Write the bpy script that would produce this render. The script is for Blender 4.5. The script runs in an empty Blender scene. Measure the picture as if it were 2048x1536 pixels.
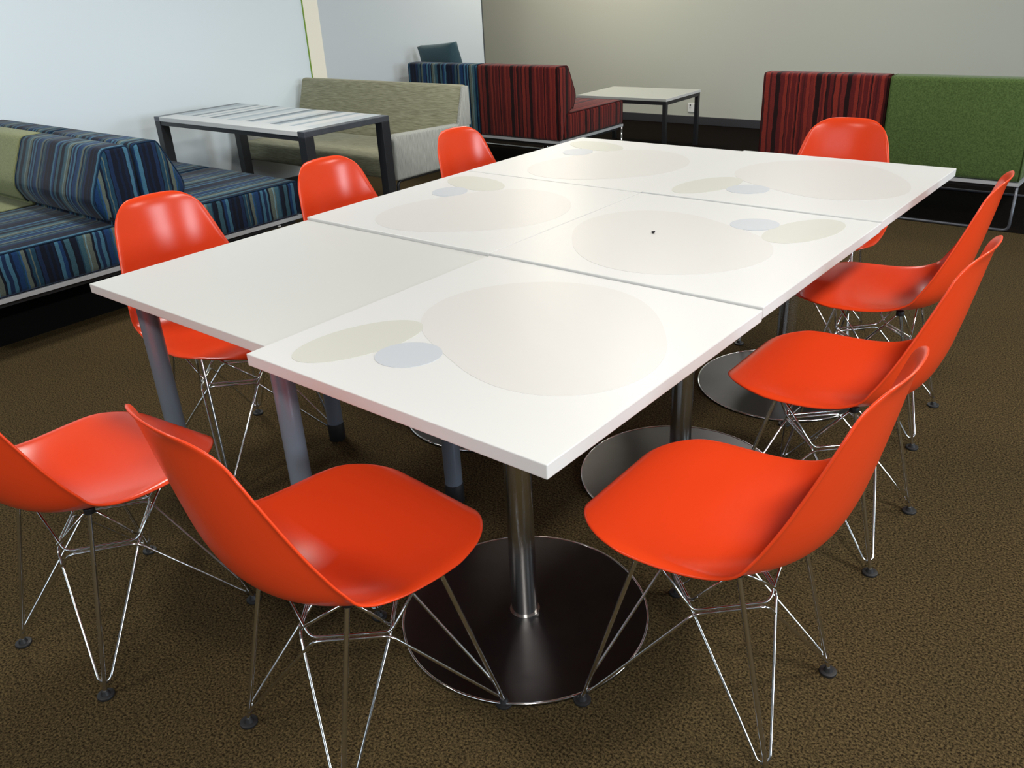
import bpy, bmesh, math, random
from mathutils import Vector, Matrix

random.seed(7)
sc = bpy.context.scene
COL = sc.collection
PI = math.pi

# ------------------------------------------------------------------ camera
cam_d = bpy.data.cameras.new('camera')
cam_d.sensor_fit = 'HORIZONTAL'
cam_d.sensor_width = 36.0
cam_d.lens = 1685.58 * 36.0 / 2048.0
cam_d.clip_start = 0.05
cam = bpy.data.objects.new('camera', cam_d)
COL.objects.link(cam)
cam.location = (1.4032, -0.8371, 1.3798)
cam.rotation_euler = (1.1197, 0.0482, 0.6815)
sc.camera = cam

# ------------------------------------------------------------------ world, lights, exposure
sc.view_settings.view_transform = 'Standard'
sc.view_settings.look = 'None'
sc.view_settings.gamma = 1.0
sc.view_settings.use_curve_mapping = False
sc.view_settings.exposure = 0.28
world = bpy.data.worlds.new('world')
sc.world = world
world.use_nodes = True
bg = world.node_tree.nodes['Background']
bg.inputs[0].default_value = (0.75, 0.87, 1.0, 1)
bg.inputs[1].default_value = 0.6


def area(name, loc, rot, sx, sy, power, color, spread=PI):
    d = bpy.data.lights.new(name, 'AREA')
    d.shape = 'RECTANGLE'
    d.size, d.size_y, d.energy, d.color = sx, sy, power, color
    d.spread = spread
    o = bpy.data.objects.new(name, d)
    o.location, o.rotation_euler = loc, rot
    COL.objects.link(o)
    return o


WARM = (1.0, 0.965, 0.91)
DAY = (0.80, 0.91, 1.0)
# two rows of ceiling downlights
for lx, ly, sz, pw in ((2.15, -1.6, .34, 58), (2.15, .9, .34, 44), (2.15, 3.4, .34, 36),
                       (-1.05, -1.6, .34, 26), (-1.95, 1.05, .5, 33), (-1.05, 3.4, .34, 26)):
    area('ceiling_downlight', (lx, ly, 2.68), (0, 0, 0), sz, sz, pw, WARM)
area('ceiling_downlight', (-3.6, 5.75, 2.68), (0, 0, 0), 0.5, 0.5, 42, (1.0, .92, .76))
area('ceiling_downlight', (-1.05, 5.3, 2.68), (0, 0, 0), 0.5, 0.5, 18, WARM)
# daylight through the long window on the right hand side
for wy in (-.2, 3.9):
    area('right_window_daylight', (6.42, wy, 1.75), (0, PI / 2, 0), 1.5, 1.4, 100, DAY)
# daylight through the window behind the camera
area('front_window_daylight', (0.6, -4.85, 1.75), (PI / 2, 0, 0), 4.0, 1.4, 32, DAY)


# ------------------------------------------------------------------ helpers
def link(o):
    COL.objects.link(o)
    return o


def obj(name, bm, mats, parent=None, smooth=False, auto=None):
    me = bpy.data.meshes.new(name)
    bmesh.ops.recalc_face_normals(bm, faces=bm.faces[:])
    bm.to_mesh(me)
    bm.free()
    for m in (mats if isinstance(mats, (list, tuple)) else [mats]):
        me.materials.append(m)
    if smooth:
        for p in me.polygons:
            p.use_smooth = True
        if auto is not None:
            try:
                me.set_sharp_from_angle(angle=math.radians(auto))
            except Exception:
                pass
    o = bpy.data.objects.new(name, me)
    link(o)
    if parent:
        o.parent = parent
    return o


def thing(name, label, cat, loc=(0, 0, 0), rz=0.0, group=None):
    o = bpy.data.objects.new(name, None)
    o.empty_display_size = 0.1
    link(o)
    o.location = loc
    o.rotation_euler = (0, 0, rz)
    o['label'] = label
    o['category'] = cat
    if group:
        o['group'] = group
    return o


def structure(name, bm, m, parent=None, smooth=False):
    o = obj(name, bm, m, parent, smooth)
    if parent is None:
        o['kind'] = 'structure'
    return o


def copy_tree(o, parent=None):
    c = o.copy()
    link(c)
    if parent:
        c.parent = parent
    for ch in o.children:
        copy_tree(ch, c)
    return c


def box(bm, x0, x1, y0, y1, z0, z1, bevel=0.0, seg=2):
    r = bmesh.ops.create_cube(bm, size=1.0)
    vs = r['verts']
    for v in vs:
        v.co = Vector((x0 + (v.co.x + .5) * (x1 - x0), y0 + (v.co.y + .5) * (y1 - y0), z0 + (v.co.z + .5) * (z1 - z0)))
    if bevel > 0:
        es = list({e for v in vs for e in v.link_edges})
        bmesh.ops.bevel(bm, geom=es, offset=bevel, segments=seg, profile=0.5, affect='EDGES')
    return bm


def cyl(bm, x, y, z0, z1, r, n=32, bevel=0.0, r2=None):
    r_ = bmesh.ops.create_cone(bm, cap_ends=True, segments=n, radius1=r, radius2=r if r2 is None else r2, depth=z1 - z0)
    vs = r_['verts']
    for v in vs:
        v.co += Vector((x, y, (z0 + z1) / 2))
    if bevel > 0:
        es = [e for e in {e for v in vs for e in v.link_edges} if len(e.link_faces) == 2 and
              any(len(f.verts) > 4 for f in e.link_faces)]
        bmesh.ops.bevel(bm, geom=es, offset=bevel, segments=2, profile=0.5, affect='EDGES')
    return bm


def fillet(pts, r, n=5):
    """round the inner corners of a polyline"""
    pts = [Vector(p) for p in pts]
    out = [pts[0]]
    for i in range(1, len(pts) - 1):
        p0, p, p1 = pts[i - 1], pts[i], pts[i + 1]
        a, b = (p0 - p), (p1 - p)
        d = min(r, a.length * .45, b.length * .45)
        A, B = p + a.normalized() * d, p + b.normalized() * d
        for k in range(n + 1):
            t = k / n
            out.append(A * (1 - t) ** 2 + p * 2 * t * (1 - t) + B * t * t)
    out.append(pts[-1])
    return out


def tube(bm, pts, r, n=8):
    pts = [Vector(p) for p in pts]
    rings = []
    up = None
    for i, p in enumerate(pts):
        if i == 0:
            t = pts[1] - pts[0]
        elif i == len(pts) - 1:
            t = pts[-1] - pts[-2]
        else:
            t = (pts[i + 1] - p).normalized() + (p - pts[i - 1]).normalized()
        t.normalize()
        if up is None:
            a = Vector((0, 0, 1)) if abs(t.z) < .9 else Vector((1, 0, 0))
            up = t.cross(a).normalized()
        else:
            up = (up - t * up.dot(t)).normalized()
        w = t.cross(up)
        rings.append([bm.verts.new(p + (up * math.cos(2 * PI * k / n) + w * math.sin(2 * PI * k / n)) * r) for k in range(n)])
    for a, b in zip(rings, rings[1:]):
        for k in range(n):
            bm.faces.new((a[k], a[(k + 1) % n], b[(k + 1) % n], b[k]))
    bm.faces.new(rings[0])
    bm.faces.new(rings[-1][::-1])
    return bm


def prism_x(bm, prof, x0, x1, bevel=0.0, seg=3, nx=1):
    """extrude a (y, z) polygon along x and round its edges"""
    a = [bm.verts.new((x0, y, z)) for y, z in prof]
    b = [bm.verts.new((x1, y, z)) for y, z in prof]
    n = len(prof)
    fs = [bm.faces.new(a[::-1]), bm.faces.new(b)]
    for k in range(n):
        fs.append(bm.faces.new((a[k], a[(k + 1) % n], b[(k + 1) % n], b[k])))
    if bevel > 0:
        es = list({e for f in fs for e in f.edges})
        bmesh.ops.bevel(bm, geom=es, offset=bevel, segments=seg, profile=0.5, affect='EDGES')
    return bm


# ------------------------------------------------------------------ materials
def new_mat(name):
    m = bpy.data.materials.new(name)
    m.use_nodes = True
    nt = m.node_tree
    b = nt.nodes['Principled BSDF']
    return m, nt, b


def N(nt, typ, **kw):
    n = nt.nodes.new(typ)
    for k, v in kw.items():
        setattr(n, k, v)
    return n


def add_bump(nt, b, scale, strength, dist=0.002, coord='Object', detail=3):
    tc = N(nt, 'ShaderNodeTexCoord')
    nz = N(nt, 'ShaderNodeTexNoise')
    nz.inputs['Scale'].default_value = scale
    nz.inputs['Detail'].default_value = detail
    bp = N(nt, 'ShaderNodeBump')
    bp.inputs['Strength'].default_value = strength
    bp.inputs['Distance'].default_value = dist
    nt.links.new(tc.outputs[coord], nz.inputs['Vector'])
    nt.links.new(nz.outputs['Fac'], bp.inputs['Height'])
    nt.links.new(bp.outputs['Normal'], b.inputs['Normal'])
    return nz


def plain(name, color, rough=.5, metal=0.0, spec=.5, coat=0.0, bump=None, vary=0.0, vscale=6.0):
    m, nt, b = new_mat(name)
    b.inputs['Base Color'].default_value = (*color, 1)
    b.inputs['Roughness'].default_value = rough
    b.inputs['Metallic'].default_value = metal
    b.inputs['Specular IOR Level'].default_value = spec
    b.inputs['Coat Weight'].default_value = coat
    b.inputs['Coat Roughness'].default_value = .12
    if bump:
        add_bump(nt, b, *bump)
    if vary > 0:
        tc = N(nt, 'ShaderNodeTexCoord')
        nz = N(nt, 'ShaderNodeTexNoise')
        nz.inputs['Scale'].default_value = vscale
        nz.inputs['Detail'].default_value = 4
        mx = N(nt, 'ShaderNodeMix', data_type='RGBA')
        mx.inputs[6].default_value = (*[c * (1 - vary) for c in color], 1)
        mx.inputs[7].default_value = (*[min(1, c * (1 + vary)) for c in color], 1)
        nt.links.new(tc.outputs['Object'], nz.inputs['Vector'])
        nt.links.new(nz.outputs['Fac'], mx.inputs[0])
        nt.links.new(mx.outputs[2], b.inputs['Base Color'])
    return m


def fabric(name, color, dark, scale=(260, 260, 260), rough=.95):
    """woven plain cloth: fine slubs along one way and a fuzzy nap"""
    m, nt, b = new_mat(name)
    b.inputs['Roughness'].default_value = rough
    b.inputs['Specular IOR Level'].default_value = .1
    b.inputs['Sheen Weight'].default_value = .15
    tc = N(nt, 'ShaderNodeTexCoord')
    mp = N(nt, 'ShaderNodeMapping')
    mp.inputs['Scale'].default_value = scale
    nz = N(nt, 'ShaderNodeTexNoise')
    nz.inputs['Scale'].default_value = 1.0
    nz.inputs['Detail'].default_value = 4
    rp = N(nt, 'ShaderNodeValToRGB')
    rp.color_ramp.elements[0].position = .32
    rp.color_ramp.elements[0].color = (*dark, 1)
    rp.color_ramp.elements[1].position = .68
    rp.color_ramp.elements[1].color = (*color, 1)
    bp = N(nt, 'ShaderNodeBump')
    bp.inputs['Strength'].default_value = .25
    bp.inputs['Distance'].default_value = .002
    nt.links.new(tc.outputs['Object'], mp.inputs['Vector'])
    nt.links.new(mp.outputs['Vector'], nz.inputs['Vector'])
    nt.links.new(nz.outputs['Fac'], rp.inputs['Fac'])
    nt.links.new(rp.outputs['Color'], b.inputs['Base Color'])
    nt.links.new(nz.outputs['Fac'], bp.inputs['Height'])
    nt.links.new(bp.outputs['Normal'], b.inputs['Normal'])
    return m


def stripes(name, palette, period, seed, nstops=30, rough=.95):
    """woven stripes: run up the faces, counted along x (or along y on the end faces)"""
    rnd = random.Random(seed)
    m, nt, b = new_mat(name)
    b.inputs['Roughness'].default_value = rough
    b.inputs['Specular IOR Level'].default_value = .12
    b.inputs['Sheen Weight'].default_value = .12
    L = nt.links.new
    tc = N(nt, 'ShaderNodeTexCoord')
    sp = N(nt, 'ShaderNodeSeparateXYZ')
    sn = N(nt, 'ShaderNodeSeparateXYZ')
    L(tc.outputs['Object'], sp.inputs[0])
    L(tc.outputs['Normal'], sn.inputs[0])
    ab = N(nt, 'ShaderNodeMath', operation='ABSOLUTE')
    L(sn.outputs['X'], ab.inputs[0])
    gt = N(nt, 'ShaderNodeMath', operation='GREATER_THAN')
    gt.inputs[1].default_value = .72
    L(ab.outputs[0], gt.inputs[0])
    mix = N(nt, 'ShaderNodeMix', data_type='FLOAT')
    L(gt.outputs[0], mix.inputs[0])
    L(sp.outputs['X'], mix.inputs[2])
    L(sp.outputs['Y'], mix.inputs[3])
    # slight wobble of the weave
    wz = N(nt, 'ShaderNodeTexNoise')
    wz.inputs['Scale'].default_value = 13.0
    L(tc.outputs['Object'], wz.inputs['Vector'])
    ws = N(nt, 'ShaderNodeMath', operation='MULTIPLY_ADD')
    ws.inputs[1].default_value = .016
    L(wz.outputs['Fac'], ws.inputs[0])
    L(mix.outputs[0], ws.inputs[2])
    dv = N(nt, 'ShaderNodeMath', operation='DIVIDE')
    dv.inputs[1].default_value = period
    L(ws.outputs[0], dv.inputs[0])
    fr = N(nt, 'ShaderNodeMath', operation='FRACT')
    L(dv.outputs[0], fr.inputs[0])
    rp = N(nt, 'ShaderNodeValToRGB')
    cr = rp.color_ramp
    cr.interpolation = 'CONSTANT'
    ws_ = [rnd.choice((.5, .7, 1, 1.2, 1.8, 2.4)) for _ in range(nstops)]
    tot = sum(ws_)
    pos, prev = 0.0, None
    for k in range(nstops):
        ch = [c for c in palette if c is not prev]
        c = rnd.choice(ch)
        prev = c
        if k < 2:
            e = cr.elements[k]
            e.position = pos
        else:
            e = cr.elements.new(pos)
        e.color = (*c, 1)
        pos += ws_[k] / tot
    L(fr.outputs[0], rp.inputs['Fac'])
    nz = N(nt, 'ShaderNodeTexNoise')
    nz.inputs['Scale'].default_value = 330
    nz.inputs['Detail'].default_value = 3
    L(tc.outputs['Object'], nz.inputs['Vector'])
    mr = N(nt, 'ShaderNodeMapRange')
    mr.inputs[1].default_value, mr.inputs[2].default_value = .3, .7
    mr.inputs[3].default_value, mr.inputs[4].default_value = .72, 1.22
    L(nz.outputs['Fac'], mr.inputs[0])
    mm = N(nt, 'ShaderNodeVectorMath', operation='SCALE')
    L(rp.outputs['Color'], mm.inputs[0])
    L(mr.outputs[0], mm.inputs['Scale'])
    L(mm.outputs[0], b.inputs['Base Color'])
    bp = N(nt, 'ShaderNodeBump')
    bp.inputs['Strength'].default_value = .3
    bp.inputs['Distance'].default_value = .002
    L(nz.outputs['Fac'], bp.inputs['Height'])
    L(bp.outputs['Normal'], b.inputs['Normal'])
    return m


M = {}
M['shell'] = plain('orange_red_plastic', (.80, .060, .012), rough=.24, spec=.42, bump=(500, .04, .0005))
M['chrome'] = plain('chrome', (.78, .79, .80), rough=.12, metal=1.0, bump=(40, .02, .0005))
M['steel'] = plain('brushed_steel', (.62, .62, .60), rough=.2, metal=1.0, bump=(60, .03, .0005))
M['disc'] = plain('dark_brushed_plate', (.075, .072, .074), rough=.34, metal=1.0, vary=.12, vscale=14)
M['alu'] = plain('satin_aluminium', (.55, .57, .60), rough=.38, metal=.35, bump=(80, .03, .0005))
M['rubber'] = plain('black_rubber', (.012, .012, .013), rough=.5, bump=(200, .1, .0005))
M['black_steel'] = plain('black_steel', (.018, .019, .022), rough=.38, bump=(150, .05, .0005))
M['plinth'] = plain('matt_black', (.006, .006, .006), rough=.9, spec=.05, bump=(90, .05, .0005))
M['grey_steel'] = plain('worn_grey_steel', (.12, .13, .15), rough=.35, metal=.6, vary=.3, vscale=30)
M['white_top'] = plain('white_laminate', (.675, .68, .668), rough=.38, spec=.32, bump=(700, .02, .0003))
M['grey_top'] = plain('pale_grey_laminate', (.645, .65, .625), rough=.28, spec=.5, bump=(700, .02, .0003))
M['low_top'] = plain('pale_green_grey_laminate', (.46, .48, .455), rough=.3, spec=.4, bump=(700, .02, .0003))
M['leg_grey'] = plain('grey_blue_painted_leg', (.22, .26, .32), rough=.34, metal=.35, bump=(300, .05, .0003))
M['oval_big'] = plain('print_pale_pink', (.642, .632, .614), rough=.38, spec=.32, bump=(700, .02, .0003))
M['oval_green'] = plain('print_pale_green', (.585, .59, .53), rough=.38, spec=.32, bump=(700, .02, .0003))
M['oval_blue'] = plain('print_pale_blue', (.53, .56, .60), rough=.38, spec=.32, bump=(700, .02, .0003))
M['wall_glass'] = plain('pale_blue_wall_panel', (.79, .885, .935), rough=.3, spec=.35, bump=(3, .02, .002))
M['wall_blue'] = plain('pale_blue_grey_paint', (.60, .655, .69), rough=.8, spec=.2, bump=(180, .06, .001))
M['wall_back'] = plain('grey_green_paint', (.50, .515, .455), rough=.85, spec=.2, bump=(180, .06, .001))
M['cream'] = plain('cream_glow_tint', (.97, .93, .80), rough=.7, spec=.2, bump=(180, .05, .001))  # warm glow on the wall strip is put into this pale cream
M['green_edge'] = plain('green_edge', (.20, .36, .04), rough=.4, bump=(80, .05, .001))
M['skirting'] = plain('charcoal_skirting', (.035, .035, .042), rough=.6, bump=(60, .05, .001))
M['reveal'] = plain('dark_reveal', (.05, .06, .06), rough=.8, bump=(60, .05, .001))
M['ceiling'] = plain('grey_ceiling_paint', (.30, .30, .30), rough=.9, spec=.1, bump=(120, .05, .001))
M['room_dark'] = plain('charcoal_wall_paint', (.10, .10, .10), rough=.9, spec=.1, bump=(120, .05, .001))
M['outlet'] = plain('white_plastic', (.80, .81, .80), rough=.4, bump=(100, .02, .0005))
M['slot'] = plain('dark_slot', (.05, .05, .055), rough=.6, bump=(100, .02, .0005))
M['speck'] = plain('black_speck', (.01, .009, .008), rough=.7, bump=(900, .3, .0005))
M['beige'] = fabric('olive_beige_weave', (.40, .39, .27), (.20, .20, .12), (14, 300, 300))
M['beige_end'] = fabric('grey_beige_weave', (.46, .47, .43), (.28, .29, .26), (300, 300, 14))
M['olive'] = fabric('pale_olive_wool', (.30, .325, .165), (.20, .225, .11), (160, 160, 160))
M['green'] = fabric('moss_green_wool', (.095, .15, .045), (.045, .08, .02), (150, 150, 150))
M['teal'] = fabric('dark_teal_cloth', (.055, .105, .125), (.035, .07, .085), (350, 350, 350))
BLUES = [(.004, .012, .035), (.008, .035, .11), (.018, .075, .19), (.045, .135, .21), (.13, .235, .28), (.004, .007, .016),
         (.012, .048, .085), (.10, .125, .105), (.008, .022, .065), (.035, .095, .13), (.004, .008, .02)]
REDS = [tuple(.75 * v for v in c) for c in [(.035, .006, .007), (.12, .012, .012), (.25, .028, .018), (.018, .004, .005), (.18, .02, .016), (.07, .009, .010)]]
M['blue'] = stripes('blue_stripe_wool', BLUES, .40, 3, 32)
M['red'] = stripes('red_stripe_wool', REDS, .42, 5)


for k_, c_ in (('blue', (.012, .03, .06)), ('red', (.06, .010, .010)), ('pale', (.24, .26, .13)), ('moss', (.06, .10, .03))):
    M['pipe_' + k_] = plain(k_ + '_piping', c_, rough=.9, spec=.1, bump=(600, .2, .0005))


def carpet(name='olive_brown_carpet', k=1.0):
    m, nt, b = new_mat(name)
    b.inputs['Roughness'].default_value = 1.0
    b.inputs['Specular IOR Level'].default_value = .05
    L = nt.links.new
    tc = N(nt, 'ShaderNodeTexCoord')
    n1 = N(nt, 'ShaderNodeTexNoise')
    n1.inputs['Scale'].default_value = 190
    n1.inputs['Detail'].default_value = 5
    n1.inputs['Roughness'].default_value = .7
    n2 = N(nt, 'ShaderNodeTexNoise')
    n2.inputs['Scale'].default_value = 2.2
    n2.inputs['Detail'].default_value = 3
    r1 = N(nt, 'ShaderNodeValToRGB')
    r1.color_ramp.elements[0].position, r1.color_ramp.elements[1].position = .40, .63
    r1.color_ramp.elements[0].color = (.014 * k, .010 * k, .0055 * k, 1)
    r1.color_ramp.elements[1].color = (.122 * k, .088 * k, .040 * (k if k == 1 else k * 1.8), 1)
    r2 = N(nt, 'ShaderNodeValToRGB')
    r2.color_ramp.elements[0].color = (.82, .86, .86, 1)
    r2.color_ramp.elements[1].color = (1.12, 1.06, 1.0, 1)
    mx = N(nt, 'ShaderNodeMix', data_type='RGBA', blend_type='MULTIPLY')
    mx.inputs[0].default_value = 1.0
    bp = N(nt, 'ShaderNodeBump')
    bp.inputs['Strength'].default_value = .5
    bp.inputs['Distance'].default_value = .004
    L(tc.outputs['Object'], n1.inputs['Vector'])
    L(tc.outputs['Object'], n2.inputs['Vector'])
    L(n1.outputs['Fac'], r1.inputs['Fac'])
    L(n2.outputs['Fac'], r2.inputs['Fac'])
    L(r1.outputs['Color'], mx.inputs[6])
    L(r2.outputs['Color'], mx.inputs[7])
    L(mx.outputs[2], b.inputs['Base Color'])
    L(n1.outputs['Fac'], bp.inputs['Height'])
    L(bp.outputs['Normal'], b.inputs['Normal'])
    return m


M['carpet'] = carpet()
M['dark_carpet'] = carpet('near_black_carpet', .10)


def striped_top():
    """white table top printed with grey-blue stripes running across it, leaving a plain margin"""
    m, nt, b = new_mat('stripe_printed_laminate')
    b.inputs['Roughness'].default_value = .3
    b.inputs['Specular IOR Level'].default_value = .4
    L = nt.links.new
    tc = N(nt, 'ShaderNodeTexCoord')
    sp = N(nt, 'ShaderNodeSeparateXYZ')
    L(tc.outputs['Object'], sp.inputs[0])
    mr = N(nt, 'ShaderNodeMapRange')
    mr.inputs[1].default_value, mr.inputs[2].default_value = 0.0, 1.4
    L(sp.outputs['X'], mr.inputs[0])
    rp = N(nt, 'ShaderNodeValToRGB')
    cr = rp.color_ramp
    cr.interpolation = 'CONSTANT'
    W_, D_, G_, L_ = (.66, .68, .68), (.09, .12, .15), (.33, .40, .45), (.52, .57, .60)
    seq = [(0, L_), (.05, G_), (.10, L_), (.16, D_), (.185, W_), (.235, G_), (.255, W_), (.30, D_), (.335, L_), (.40, W_),
           (.43, G_), (.47, L_), (.53, W_), (.56, D_), (.59, G_), (.62, W_), (.69, L_), (.73, D_), (.765, G_), (.79, W_),
           (.85, G_), (.88, W_), (.94, L_)]
    for k, (p, c) in enumerate(seq):
        e = cr.elements[k] if k < 2 else cr.elements.new(p)
        e.position = p
        e.color = (*c, 1)
    L(mr.outputs[0], rp.inputs['Fac'])
    gt = N(nt, 'ShaderNodeMath', operation='GREATER_THAN')
    gt.inputs[1].default_value = .115
    L(sp.outputs['Y'], gt.inputs[0])
    mx = N(nt, 'ShaderNodeMix', data_type='RGBA')
    mx.inputs[6].default_value = (*W_, 1)
    L(gt.outputs[0], mx.inputs[0])
    L(rp.outputs['Color'], mx.inputs[7])
    L(mx.outputs[2], b.inputs['Base Color'])
    return m


M['striped_top'] = striped_top()

# ------------------------------------------------------------------ room shell
XL, XR, YF, YB, ZC = -4.06, 6.5, -5.0, 6.8, 2.72
structure('floor', box(bmesh.new(), -6.2, XR + .1, YF - .1, YB + .1, -.10, 0), M['carpet'])
structure('floor_dark', box(bmesh.new(), -6.1, XR, 4.288, YB, -.05, .0015), M['dark_carpet'])
structure('ceiling', box(bmesh.new(), -6.2, XR + .1, YF - .1, YB + .1, ZC, ZC + .1), M['ceiling'])
structure('wall_left', box(bmesh.new(), XL - .12, XL, YF, 3.438, 0, ZC), M['wall_glass'])
structure('trim_1', box(bmesh.new(), XL - .12, XL + .004, 3.438, 3.448, 0.56, ZC), M['green_edge'])
structure('trim_2', box(bmesh.new(), XL - .12, XL, 3.448, 3.588, 0, ZC), M['cream'])
structure('wall_side', box(bmesh.new(), XL - .12, XL, 3.588, 5.44, 0, ZC), M['wall_blue'])
structure('trim_3', box(bmesh.new(), XL - .12, XL + .003, 5.44, 5.452, 0, ZC), M['reveal'])
structure('wall_back', box(bmesh.new(), -6.2, XR + .1, YB, YB + .1, 0, ZC), M['wall_back'])
structure('wall_alcove', box(bmesh.new(), -6.2, -6.1, YF, YB, 0, ZC), M['wall_back'])
structure('baseboard_back', box(bmesh.new(), -6.1, XR, YB - .016, YB, 0, .076, .004), M['skirting'])
structure('baseboard_left', box(bmesh.new(), XL, XL + .014, YF, 3.438, 0, .076, .004), M['skirting'])
# right wall with its long window, front wall with the window behind the camera
bm = bmesh.new()
box(bm, XR, XR + .1, YF, YB, 0, .95)
box(bm, XR, XR + .1, YF, YB, 2.55, ZC)
box(bm, XR, XR + .1, YF, -.9, .95, 2.55)
box(bm, XR, XR + .1, .5, 3.2, .95, 2.55)
box(bm, XR, XR + .1, 4.6, YB, .95, 2.55)
structure('wall_right', bm, M['room_dark'])
bm = bmesh.new()
box(bm, -6.2, XR, YF - .1, YF, 0, 1.0)
box(bm, -6.2, XR, YF - .1, YF, 2.5, ZC)
box(bm, -6.2, -1.5, YF - .1, YF, 1.0, 2.5)
box(bm, 2.7, XR, YF - .1, YF, 1.0, 2.5)
structure('wall_front', bm, M['room_dark'])

# ------------------------------------------------------------------ square meeting tables
OVC, OVR = (.423, .427), (.2707, .0145, -.0311, -.0085, -.0100)


def blob(bm, cx, cy, rad, z0, z1, n=72):
    """flat print: rad(angle) gives the outline"""
    a = [bm.verts.new((cx + rad(2 * PI * k / n) * math.cos(2 * PI * k / n), cy + rad(2 * PI * k / n) * math.sin(2 * PI * k / n), z0)) for k in range(n)]
    b = [bm.verts.new((v.co.x, v.co.y, z1)) for v in a]
    bm.faces.new(b)
    bm.faces.new(a[::-1])
    for k in range(n):
        bm.faces.new((a[k], a[(k + 1) % n], b[(k + 1) % n], b[k]))
    return bm


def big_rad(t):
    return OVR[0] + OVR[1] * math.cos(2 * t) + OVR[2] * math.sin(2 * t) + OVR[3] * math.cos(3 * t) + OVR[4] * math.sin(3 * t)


def ell_rad(a, b, ang):
    return lambda t: a * b / math.sqrt((b * math.cos(t - ang)) ** 2 + (a * math.sin(t - ang)) ** 2)


TT = .026
HALF = .3738


def pedestal_table(cx, cy, top, rz, label):
    t = thing('pedestal_table', label, 'table', (cx, cy, 0), rz, 'white tables with printed ovals pushed together')
    obj('tabletop', box(bmesh.new(), -HALF, HALF, -HALF, HALF, top - TT, top, .0018, 2), M['white_top'], t)
    h = .375
    z0, z1 = top - .0004, top + .0003
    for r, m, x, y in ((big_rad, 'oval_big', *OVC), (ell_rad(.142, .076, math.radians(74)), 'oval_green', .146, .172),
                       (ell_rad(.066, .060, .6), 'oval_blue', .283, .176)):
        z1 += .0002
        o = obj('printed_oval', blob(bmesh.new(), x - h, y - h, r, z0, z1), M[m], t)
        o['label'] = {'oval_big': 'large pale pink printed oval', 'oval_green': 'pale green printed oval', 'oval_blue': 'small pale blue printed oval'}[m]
    obj('post', cyl(bmesh.new(), 0, 0, .012, top - TT - .006, .031, 40), M['steel'], t, True, 40)
    obj('top_plate', box(bmesh.new(), -.16, .16, -.16, .16, top - TT - .008, top - TT, .002), M['black_steel'], t)
    base = obj('base_plate', cyl(bmesh.new(), 0, 0, 0, .008, .292, 96), M['disc'], t, True, 30)
    bm = bmesh.new()
    tube(bm, [(.292 * math.cos(2 * PI * k / 96), .292 * math.sin(2 * PI * k / 96), .0065) for k in range(97)], .0032, 6)
    obj('rim', bm, M['chrome'], base, True)['label'] = 'bright polished rim'
    bm = bmesh.new()
    cyl(bm, 0, 0, .008, .0125, .036, 40)
    obj('collar', bm, M['steel'], t, True, 40)
    return t


P = .75
pedestal_table(P * .5, P * .5, .730, 0, 'white oval-printed table at the near front corner, its pale ovals seen largest')
pedestal_table(P * .5, P * 1.5, .735, PI, 'white oval-printed table with a black speck, second along the right edge')
pedestal_table(P * .5, P * 2.5, .739, 0, 'white oval-printed table at the far right corner, in front of the green sofa')
pedestal_table(-P * .5, P * 1.5, .735, -PI / 2, 'white oval-printed table directly behind the plain grey table')
pedestal_table(-P * .5, P * 2.5, .736, -PI / 2, 'white oval-printed table at the far left corner, nearest the red back')

t = thing('plain_table', 'plain pale grey table without ovals on four grey-blue round legs', 'table', (-.375, .399, 0))
T2 = .727
obj('tabletop', box(bmesh.new(), -HALF + .004, HALF - .001, -.349, .3495, T2 - .024, T2, .0018, 2), M['grey_top'], t)
for lx, ly in ((-.295, -.255), (.29, -.27), (-.30, .283), (.285, .235)):
    lg = obj('leg', cyl(bmesh.new(), lx, ly, .06, T2 - .024, .0255, 32), M['leg_grey'], t, True, 40)
    bm = bmesh.new()
    cyl(bm, lx, ly, 0, .062, .0275, 32, .002)
    f = obj('foot_sleeve', bm, M['rubber'], lg, True, 40)
    f['label'] = 'black foot sleeve'
bm = bmesh.new()
for y in (-.26, .26):
    box(bm, -.28, .28, y - .012, y + .012, T2 - .052, T2 - .024)
for x in (-.29, .29):
    box(bm, x - .012, x + .012, -.248, .248, T2 - .052, T2 - .024)
obj('underframe', bm, M['black_steel'], t)

bm = bmesh.new()
r_ = bmesh.ops.create_icosphere(bm, subdivisions=2, radius=.0042)
for v in r_['verts']:
    v.co = Vector((v.co.x * (1.2 + .4 * math.sin(9e2 * v.co.y)), v.co.y, v.co.z * .8 + .0033 + (.0014 if v.co.x > .002 else 0)))
sp_ = obj('speck', bm, M['speck'], None, True)
sp_.location = (.272, 1.114, .7353)
sp_['label'] = 'tiny black crumb lying on the big pale oval of a white table'
sp_['category'] = 'crumb'


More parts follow.
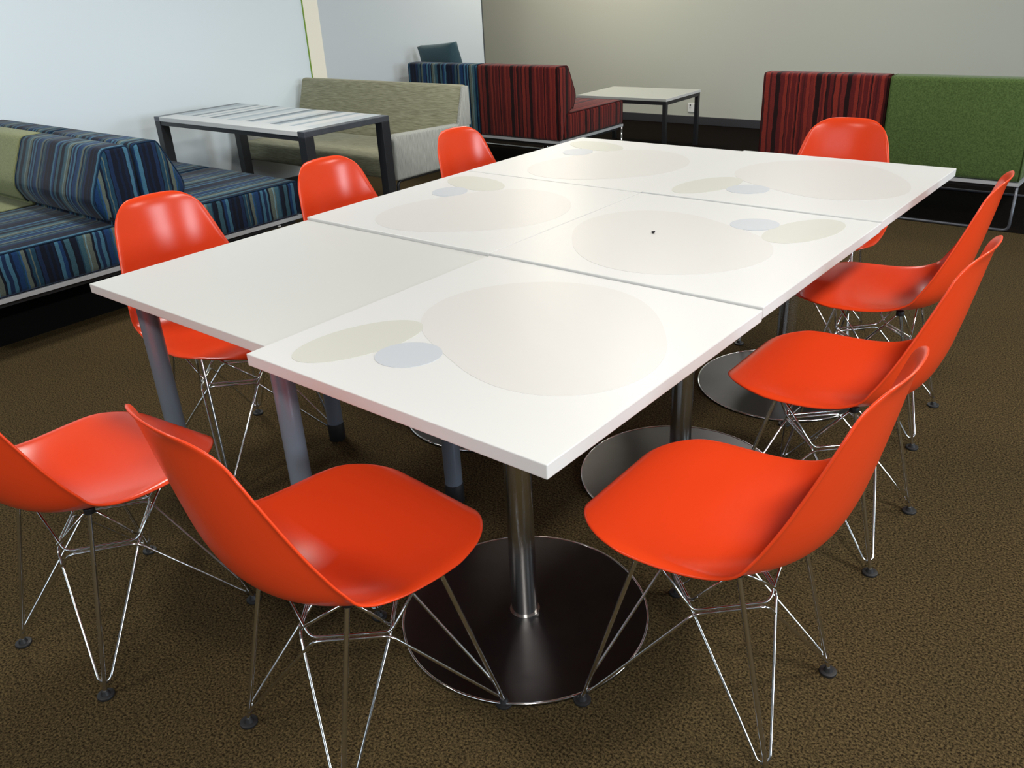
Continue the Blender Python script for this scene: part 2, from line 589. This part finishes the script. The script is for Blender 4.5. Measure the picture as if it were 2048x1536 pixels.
# ------------------------------------------------------------------ orange shell chairs
def shell_bm():
    prof = [(.247, .408, .192, .000), (.238, .427, .203, .001), (.206, .438, .216, .004), (.14, .440, .228, .010),
            (.055, .431, .233, .020), (-.03, .421, .231, .036), (-.105, .420, .228, .056), (-.165, .437, .226, .072),
            (-.208, .478, .221, .080), (-.234, .540, .209, .074), (-.252, .615, .190, .060), (-.267, .69, .171, .046),
            (-.279, .755, .154, .034), (-.288, .802, .142, .025), (-.293, .823, .137, .020)]

    def cr(p0, p1, p2, p3, t):
        return [.5 * (2 * b + (c - a) * t + (2 * a - 5 * b + 4 * c - d) * t * t + (3 * b - a - 3 * c + d) * t ** 3)
                for a, b, c, d in zip(p0, p1, p2, p3)]
    dense = []
    n = len(prof)
    for i in range(n - 1):
        p0, p1, p2, p3 = prof[max(i - 1, 0)], prof[i], prof[i + 1], prof[min(i + 2, n - 1)]
        for k in range(16):
            dense.append(cr(p0, p1, p2, p3, k / 16))
    dense.append(list(prof[-1]))
    S = [0.0]
    for a, b in zip(dense, dense[1:]):
        S.append(S[-1] + math.hypot(b[0] - a[0], b[1] - a[1]))
    T = S[-1]

    def at(s):
        s = min(max(s, 0), T)
        lo, hi = 0, len(S) - 1
        while hi - lo > 1:
            mid = (lo + hi) // 2
            if S[mid] <= s:
                lo = mid
            else:
                hi = mid
        f = (s - S[lo]) / max(1e-9, S[hi] - S[lo])
        p = [a + (b - a) * f for a, b in zip(dense[lo], dense[hi])]
        d = (dense[hi][0] - dense[lo][0], dense[hi][1] - dense[lo][1])
        l = math.hypot(*d)
        return p, (d[1] / l, -d[0] / l)      # normal on the sitting side

    NU, NV = 28, 46
    grid = []
    for i in range(NU + 1):
        q = -1 + 2 * i / NU
        u = math.sin(q * PI / 2) * .55 + q * .45
        au = abs(u)

        def corner(W, r, bulge):
            x = au * W
            e = max(0.0, x - (W - r))
            return r - math.sqrt(max(0, r * r - e * e)) + bulge * au * au
        s0, s1 = corner(.207, .150, .022), corner(.139, .072, .016)
        col = []
        for j in range(NV + 1):
            tt = j / NV
            s = s0 + tt * (T - s1 - s0)
            (y, z, w, c), (ny, nz) = at(s)
            d = c * au ** 2.2 - .008 * max(0, (au - .90) / .10) ** 2
            dend = min(s - 0, T - s)
            if s > T * .5 and T - s < .035:
                d -= .008 * (1 - (T - s) / .035) ** 2
            col.append((u * w, y + ny * d, z + nz * d))
        grid.append(col)
    bm = bmesh.new()
    vg = [[bm.verts.new(p) for p in col] for col in grid]
    for i in range(NU):
        for j in range(NV):
            bm.faces.new((vg[i][j], vg[i + 1][j], vg[i + 1][j + 1], vg[i][j + 1]))
    bmesh.ops.recalc_face_normals(bm, faces=bm.faces[:])
    # thickness
    bm.normal_update()
    up = sum(f.normal.z for f in bm.faces)
    sg = -1 if up > 0 else 1
    back = [[bm.verts.new(v.co + v.normal * sg * .0055) for v in col] for col in vg]
    for i in range(NU):
        for j in range(NV):
            bm.faces.new((back[i][j], back[i][j + 1], back[i + 1][j + 1], back[i + 1][j]))
    ring = [(i, 0) for i in range(NU + 1)] + [(NU, j) for j in range(1, NV + 1)] + \
           [(i, NV) for i in range(NU - 1, -1, -1)] + [(0, j) for j in range(NV - 1, 0, -1)]
    for (a, b), (c, d) in zip(ring, ring[1:] + ring[:1]):
        bm.faces.new((vg[a][b], vg[c][d], back[c][d], back[a][b]))
    return bm


FEET = {'fl': Vector((-.208, .19, 0)), 'fr': Vector((.208, .19, 0)), 'rr': Vector((.163, -.195, 0)), 'rl': Vector((-.163, -.195, 0))}
MNT = {'fl': Vector((-.152, .082, .431)), 'fr': Vector((.152, .082, .431)), 'rr': Vector((.135, -.095, .424)), 'rl': Vector((-.135, -.095, .424))}


def make_chair(label):
    t = thing('shell_chair', label, 'chair', (0, 0, 0), 0, 'orange shell chairs around the tables')
    sh = obj('shell', shell_bm(), M['shell'], t, True)
    md = sh.modifiers.new('smooth', 'SUBSURF')
    md.levels = md.render_levels = 1
    for k in FEET:
        foot, top = FEET[k] + Vector((0, 0, .010)), MNT[k]
        bm = bmesh.new()
        tube(bm, [foot, top], .0048, 10)
        lg = obj('leg', bm, M['chrome'], t, True, 50)
        bm = bmesh.new()
        cyl(bm, FEET[k].x, FEET[k].y, 0, .007, .0185, 24, .002)
        cyl(bm, FEET[k].x, FEET[k].y, .005, .016, .011, 24, 0, .007)
        obj('glide', bm, M['rubber'], lg, True, 40)['label'] = 'round black rubber glide'
        bm = bmesh.new()
        cyl(bm, top.x, top.y, top.z - .010, top.z + .004, .0115, 20, .002)
        obj('mount', bm, M['rubber'], lg, True, 40)['label'] = 'black rubber shell mount'
    for a, b in (('fl', 'rr'), ('fr', 'rl')):
        for s in (1, -1):
            A, B = FEET[a], FEET[b]
            d = (B - A).normalized()
            p = Vector((-d.y, d.x, 0)) * s
            mid = (A + B) / 2 * .4
            zz = .272 + (.004 if a == 'fr' else 0)
            fa = A.lerp(MNT[a], .095) + p * .013
            fb = B.lerp(MNT[b], .095) + p * .013
            J1 = mid + p * .088 - d * .072 + Vector((0, 0, zz))
            J2 = mid + p * .088 + d * .072 + Vector((0, 0, zz))
            bm = bmesh.new()
            tube(bm, fillet([A.lerp(MNT[a], .075) + p * .002, fa, J1, J2, fb, B.lerp(MNT[b], .075) + p * .002], .016, 5), .0032, 8)
            obj('brace', bm, M['chrome'], t, True)
            K1, K2 = J1 + Vector((0, 0, .010)), J2 + Vector((0, 0, .010))
            ua = MNT[a] + p * .012 + Vector((0, 0, -.010))
            ub = MNT[b] + p * .012 + Vector((0, 0, -.010))
            bm = bmesh.new()
            tube(bm, fillet([ua, K1 - d * .004, K2 + d * .004, ub], .016, 5), .0030, 8)
            obj('upper_brace', bm, M['chrome'], t, True)
    return t


CH = [(.295, -.05, -4, 'orange shell chair at the near table edge, back towards us, closest to the viewer'),
      (-.388, -.204, 6.7, 'orange shell chair cut off by the left picture edge, facing the grey table'),
      (.83, .44, 91, 'orange shell chair nearest on the right side, its whole seat pulled clear of the tables'),
      (.788, 1.15, 90.3, 'middle orange shell chair of the three in a row on the right side'),
      (.68, 1.815, 94.5, 'farthest orange shell chair of the right row, seat tucked half under the table edge'),
      (.285, 2.335, 184, 'orange shell chair at the far table end, before the red and green sofa backs'),
      (-.868, .475, -90, 'orange shell chair behind the plain grey table, in front of the blue striped sofas'),
      (-.82, 1.13, -88, 'orange shell chair second along the left side, in front of the striped-top table'),
      (-.81, 1.83, -87, 'orange shell chair farthest along the left side, in front of the beige sofa')]
proto = None
for x, y, a, lab in CH:
    if proto is None:
        o = proto = make_chair(lab)
    else:
        o = copy_tree(proto)
    o.location = (x, y, 0)
    o.rotation_euler = (0, 0, math.radians(a))
    o['label'] = lab


# ------------------------------------------------------------------ modular sofas
def sofa_unit(loc, rz, w, fab, label, group, plinth=False, seat_depth=.87, back_h=.785, bolts=(), edge='chrome'):
    """unit: width along x (0..w), back at y=0, seat towards +y"""
    t = thing('sofa_unit', label, 'sofa', loc, rz, group)
    e = .004
    bm = prism_x(bmesh.new(), [(.066, .268), (seat_depth, .268), (seat_depth, .452), (.066, .452)], e, w - e, .022, 3)
    seat = obj('seat', bm, fab, t, True, 50)
    bm = prism_x(bmesh.new(), [(.004, .268), (.062, .268), (.062, .466), (.185, .472), (.225, .555), (.215, .60), (.128, back_h), (.004, back_h)], e, w - e, .022, 4)
    back = obj('backrest', bm, fab, t, True, 50)
    bm = prism_x(bmesh.new(), [(.07, .44), (.16, .44), (.15, .50), (.07, .50)], .02, w - .02, 0)
    obj('back_support', bm, fab, t)
    dk = M['pipe_' + fab.name.split('_')[0]]
    for part, prof in ((seat, [(.07, .448), (seat_depth - .004, .448), (seat_depth - .004, .272)]),
                       (back, [(.064, .30), (.008, .272), (.008, back_h - .004), (.127, back_h - .004), (.212, .60), (.221, .556), (.184, .476)][1:])):
        for xx in (e + .008, w - e - .008):
            bm = bmesh.new()
            tube(bm, fillet([(xx, y_, z_) for y_, z_ in prof], .022, 4), .0038, 6)
            obj('piping', bm, dk, part, True)
    bm = bmesh.new()
    z0, z1 = .248, .266
    box(bm, e, w - e, .006, .026, z0, z1)
    box(bm, e, w - e, seat_depth - .024, seat_depth - .004, z0, z1)
    box(bm, e, e + .02, .026, seat_depth - .024, z0, z1)
    box(bm, w - e - .02, w - e, .026, seat_depth - .024, z0, z1)
    obj('rail', bm, M['alu'], t)['label'] = 'bright metal rail under the seat'
    bm = bmesh.new()
    box(bm, .03, w - .03, .04, seat_depth - .04, .225, .264)
    obj('base_board', bm, M['black_steel'], t)
    if plinth:
        bm = bmesh.new()
        box(bm, .22, w - .01, .05, seat_depth - .12, 0, .225) if rz else box(bm, .01, w - .22, .05, seat_depth - .12, 0, .225)
        obj('plinth', bm, M['plinth'], t)  # near-black block filling the gap under the seat
    else:
        for yy in (.016, seat_depth - .016):
            bm = bmesh.new()
            tube(bm, fillet([(.012, yy, .25), (.012, yy, .009), (w - .012, yy, .009), (w - .012, yy, .25)], .035, 6), .008, 8)
            obj('sled_leg', bm, M['chrome'] if edge == 'chrome' else M['grey_steel'], t, True)
    for by in bolts:
        bm = bmesh.new()
        box(bm, w - .032, w - .024, by - .009, by + .009, .228, .236, .001)
        obj('bolt', bm, M['outlet'], t)
    return t


# back to back pair along the left wall: the near one faces -y, the far one +y
YS = 1.066
UW = .82
XE = -2.38
G_ = 'striped sofa units by the left wall'
sofa_unit((XE, YS - .002, 0), PI, UW, M['blue'], 'blue striped sofa unit behind the grey table, seat turned to the left picture edge', G_, True)
sofa_unit((XE - UW, YS - .002, 0), PI, UW, M['olive'], 'pale olive sofa unit at the left picture edge, joined to a blue striped one', G_, True)
sofa_unit((XE - UW, YS + .002, 0), 0, UW, M['blue'], 'blue striped sofa unit facing the striped-top table', G_, True, bolts=(.72,))
sofa_unit((XE - 2 * UW, YS + .002, 0), 0, UW, M['blue'], 'blue striped sofa unit against the left wall, mostly hidden behind the olive back', G_, True)
# far row, backs turned to us
G_ = 'sofa units with their backs to the tables'
YR = 4.27
sofa_unit((-3.135, YR, 0), 0, .78, M['red'], 'red striped sofa unit left of the low white table, joined to a blue back', G_)
sofa_unit((-3.885, YR, 0), 0, .745, M['blue'], 'blue striped sofa unit in the far corner under the teal cushion', G_)
sofa_unit((-.835, YR, 0), 0, .735, M['red'], 'red striped sofa unit behind the far orange chair, joined to a green one', G_, edge='grey')
sofa_unit((-.098, YR, 0), 0, .735, M['green'], 'moss green sofa unit at the right picture edge, on a thin metal sled base', G_, edge='grey')

# cushion standing in the blue unit
t = thing('cushion', 'dark teal square cushion propped up behind the far blue striped back', 'cushion', (-3.67, 4.56, .452), 0)
bm = bmesh.new()
n = 14
a, b = .235, .235
vf, vb = [], []
for s, st in ((1, vf), (-1, vb)):
    for i in range(n + 1):
        row = []
        for j in range(n + 1):
            x, z = -1 + 2 * i / n, -1 + 2 * j / n
            puff = .048 * (1 - abs(x) ** 4) ** .6 * (1 - abs(z) ** 4) ** .6 + .022
            pin = 1 - .02 * (1 - x * x) * abs(z) ** 3 - 0
            row.append(bm.verts.new((x * a * (1 - .02 * (1 - z * z) * abs(x) ** 3), s * puff, (z * pin + 1) * b)))
        st.append(row)
for st in (vf, vb):
    for i in range(n):
        for j in range(n):
            bm.faces.new((st[i][j], st[i + 1][j], st[i + 1][j + 1], st[i][j + 1]))
ring = [(i, 0) for i in range(n + 1)] + [(n, j) for j in range(1, n + 1)] + [(i, n) for i in range(n - 1, -1, -1)] + [(0, j) for j in range(n - 1, 0, -1)]
for (i, j), (k, l) in zip(ring, ring[1:] + ring[:1]):
    bm.faces.new((vf[i][j], vf[k][l], vb[k][l], vb[i][j]))
cu = obj('cover', bm, M['teal'], t, True)
bm = bmesh.new()
pts = [(-a, 0, .006), (a, 0, .006), (a, 0, 2 * b - .003), (-a, 0, 2 * b - .003), (-a, 0, .006)]
cu.rotation_euler = (math.radians(12), math.radians(-4.5), math.radians(-8))

# beige sofa facing the striped-top table
t = thing('arm_sofa', 'olive-beige sofa with low end arms facing the striped-top table', 'sofa', (-4.0, 3.345, 0), 0)
LW = 1.62            # x from 0 to LW, back at y=0, front at -y
bm = prism_x(bmesh.new(), [(0, .30), (0, .775), (-.055, .775), (-.10, .60), (-.15, .44), (-.15, .30)], 0, LW - .012, .022, 3)
obj('backrest', bm, M['beige'], t, True, 50)
bm = prism_x(bmesh.new(), [(-.15, .30), (-.15, .43), (-.68, .425), (-.70, .33), (-.68, .30)], .07, LW - .07, .02, 3)
obj('seat', bm, M['beige'], t, True, 50)
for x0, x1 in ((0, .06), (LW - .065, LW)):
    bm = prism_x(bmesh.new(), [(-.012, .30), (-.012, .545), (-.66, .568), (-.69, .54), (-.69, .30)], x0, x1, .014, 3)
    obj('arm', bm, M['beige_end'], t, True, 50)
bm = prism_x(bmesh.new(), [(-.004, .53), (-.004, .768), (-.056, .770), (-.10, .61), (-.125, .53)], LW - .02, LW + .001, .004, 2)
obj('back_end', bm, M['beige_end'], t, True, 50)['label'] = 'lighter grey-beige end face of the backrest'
for xx in (.05, LW - .03):
    bm = bmesh.new()
    tube(bm, fillet([(xx, -.02, .292), (xx, -.665, .292), (xx, -.675, .009), (xx, -.05, .009), (xx, -.02, .28)], .035, 6), .009, 8)
    obj('sled_leg', bm, M['black_steel'], t, True)

# ------------------------------------------------------------------ stripe-topped table between the sofas
t = thing('striped_table', 'table with grey-blue striped white top and black square legs by the left wall', 'table', (-3.75, 1.945, 0), 0)
LX, LY, ZT, LG = 1.47, .60, .705, .058
obj('tabletop', box(bmesh.new(), LG, LX - LG, 0, LY, ZT - .026, ZT, .002), M['striped_top'], t)
for x0 in (0, LX - LG):
    for y0 in (0, LY - LG):
        lg = obj('leg', box(bmesh.new(), x0, x0 + LG, y0, y0 + LG, 0, ZT - .03, .002), M['black_steel'], t)
    obj('end_bar', box(bmesh.new(), x0, x0 + LG, 0, LY, ZT - .03, ZT, .002), M['grey_steel'], t)['label'] = 'worn grey bar across the table end'
for y0 in (.004, LY - .024):
    obj('apron', box(bmesh.new(), LG, LX - LG, y0, y0 + .02, ZT - .05, ZT - .026), M['black_steel'], t)

# ------------------------------------------------------------------ low white table at the back wall
t = thing('low_table', 'low white-topped table with thin black legs before the back wall', 'table', (-2.9, 5.26, 0), math.radians(1.5))
LX, LY, ZT, LG = .845, .60, .45, .032
obj('tabletop', box(bmesh.new(), 0, LX - .003, 0, LY, ZT - .020, ZT, .001), M['low_top'], t)
obj('lit_edge', box(bmesh.new(), LX - .003, LX, 0, LY, ZT - .020, ZT - .0005), M['white_top'], t)['label'] = 'right edge whitened as if lit'  # side light on the right edge is put into a whiter strip
for x0 in (.004, LX - LG - .004):
    for y0 in (.004, LY - LG - .004):
        obj('leg', box(bmesh.new(), x0, x0 + LG, y0, y0 + LG, 0, ZT - .02, .001), M['black_steel'], t)
for y0 in (.004, LY - LG - .004):
    obj('apron', box(bmesh.new(), LG + .004, LX - LG - .004, y0, y0 + .025, ZT - .048, ZT - .020), M['black_steel'], t)
for x0 in (.004, LX - .029):
    obj('apron', box(bmesh.new(), x0, x0 + .025, LG + .004, LY - LG - .004, ZT - .048, ZT - .020), M['black_steel'], t)

# ------------------------------------------------------------------ power outlet on the back wall
t = thing('power_outlet', 'white double power outlet low on the back wall by a table leg', 'outlet', (-2.615, YB, .155), 0)
obj('plate', box(bmesh.new(), -.058, .058, -.010, 0, -.042, .042, .003), M['outlet'], t)
for x in (-.03, .03):
    obj('switch', box(bmesh.new(), x - .006, x + .006, -.014, -.010, .014, .03, .001), M['slot'], t)
    bm = bmesh.new()
    for dx, dz, w_, h_ in ((-.008, -.004, .003, .010), (.008, -.004, .003, .010), (0, -.022, .003, .010)):
        box(bm, x + dx - w_ / 2, x + dx + w_ / 2, -.0108, -.0098, dz - h_ / 2, dz + h_ / 2)
    obj('socket', bm, M['slot'], t)
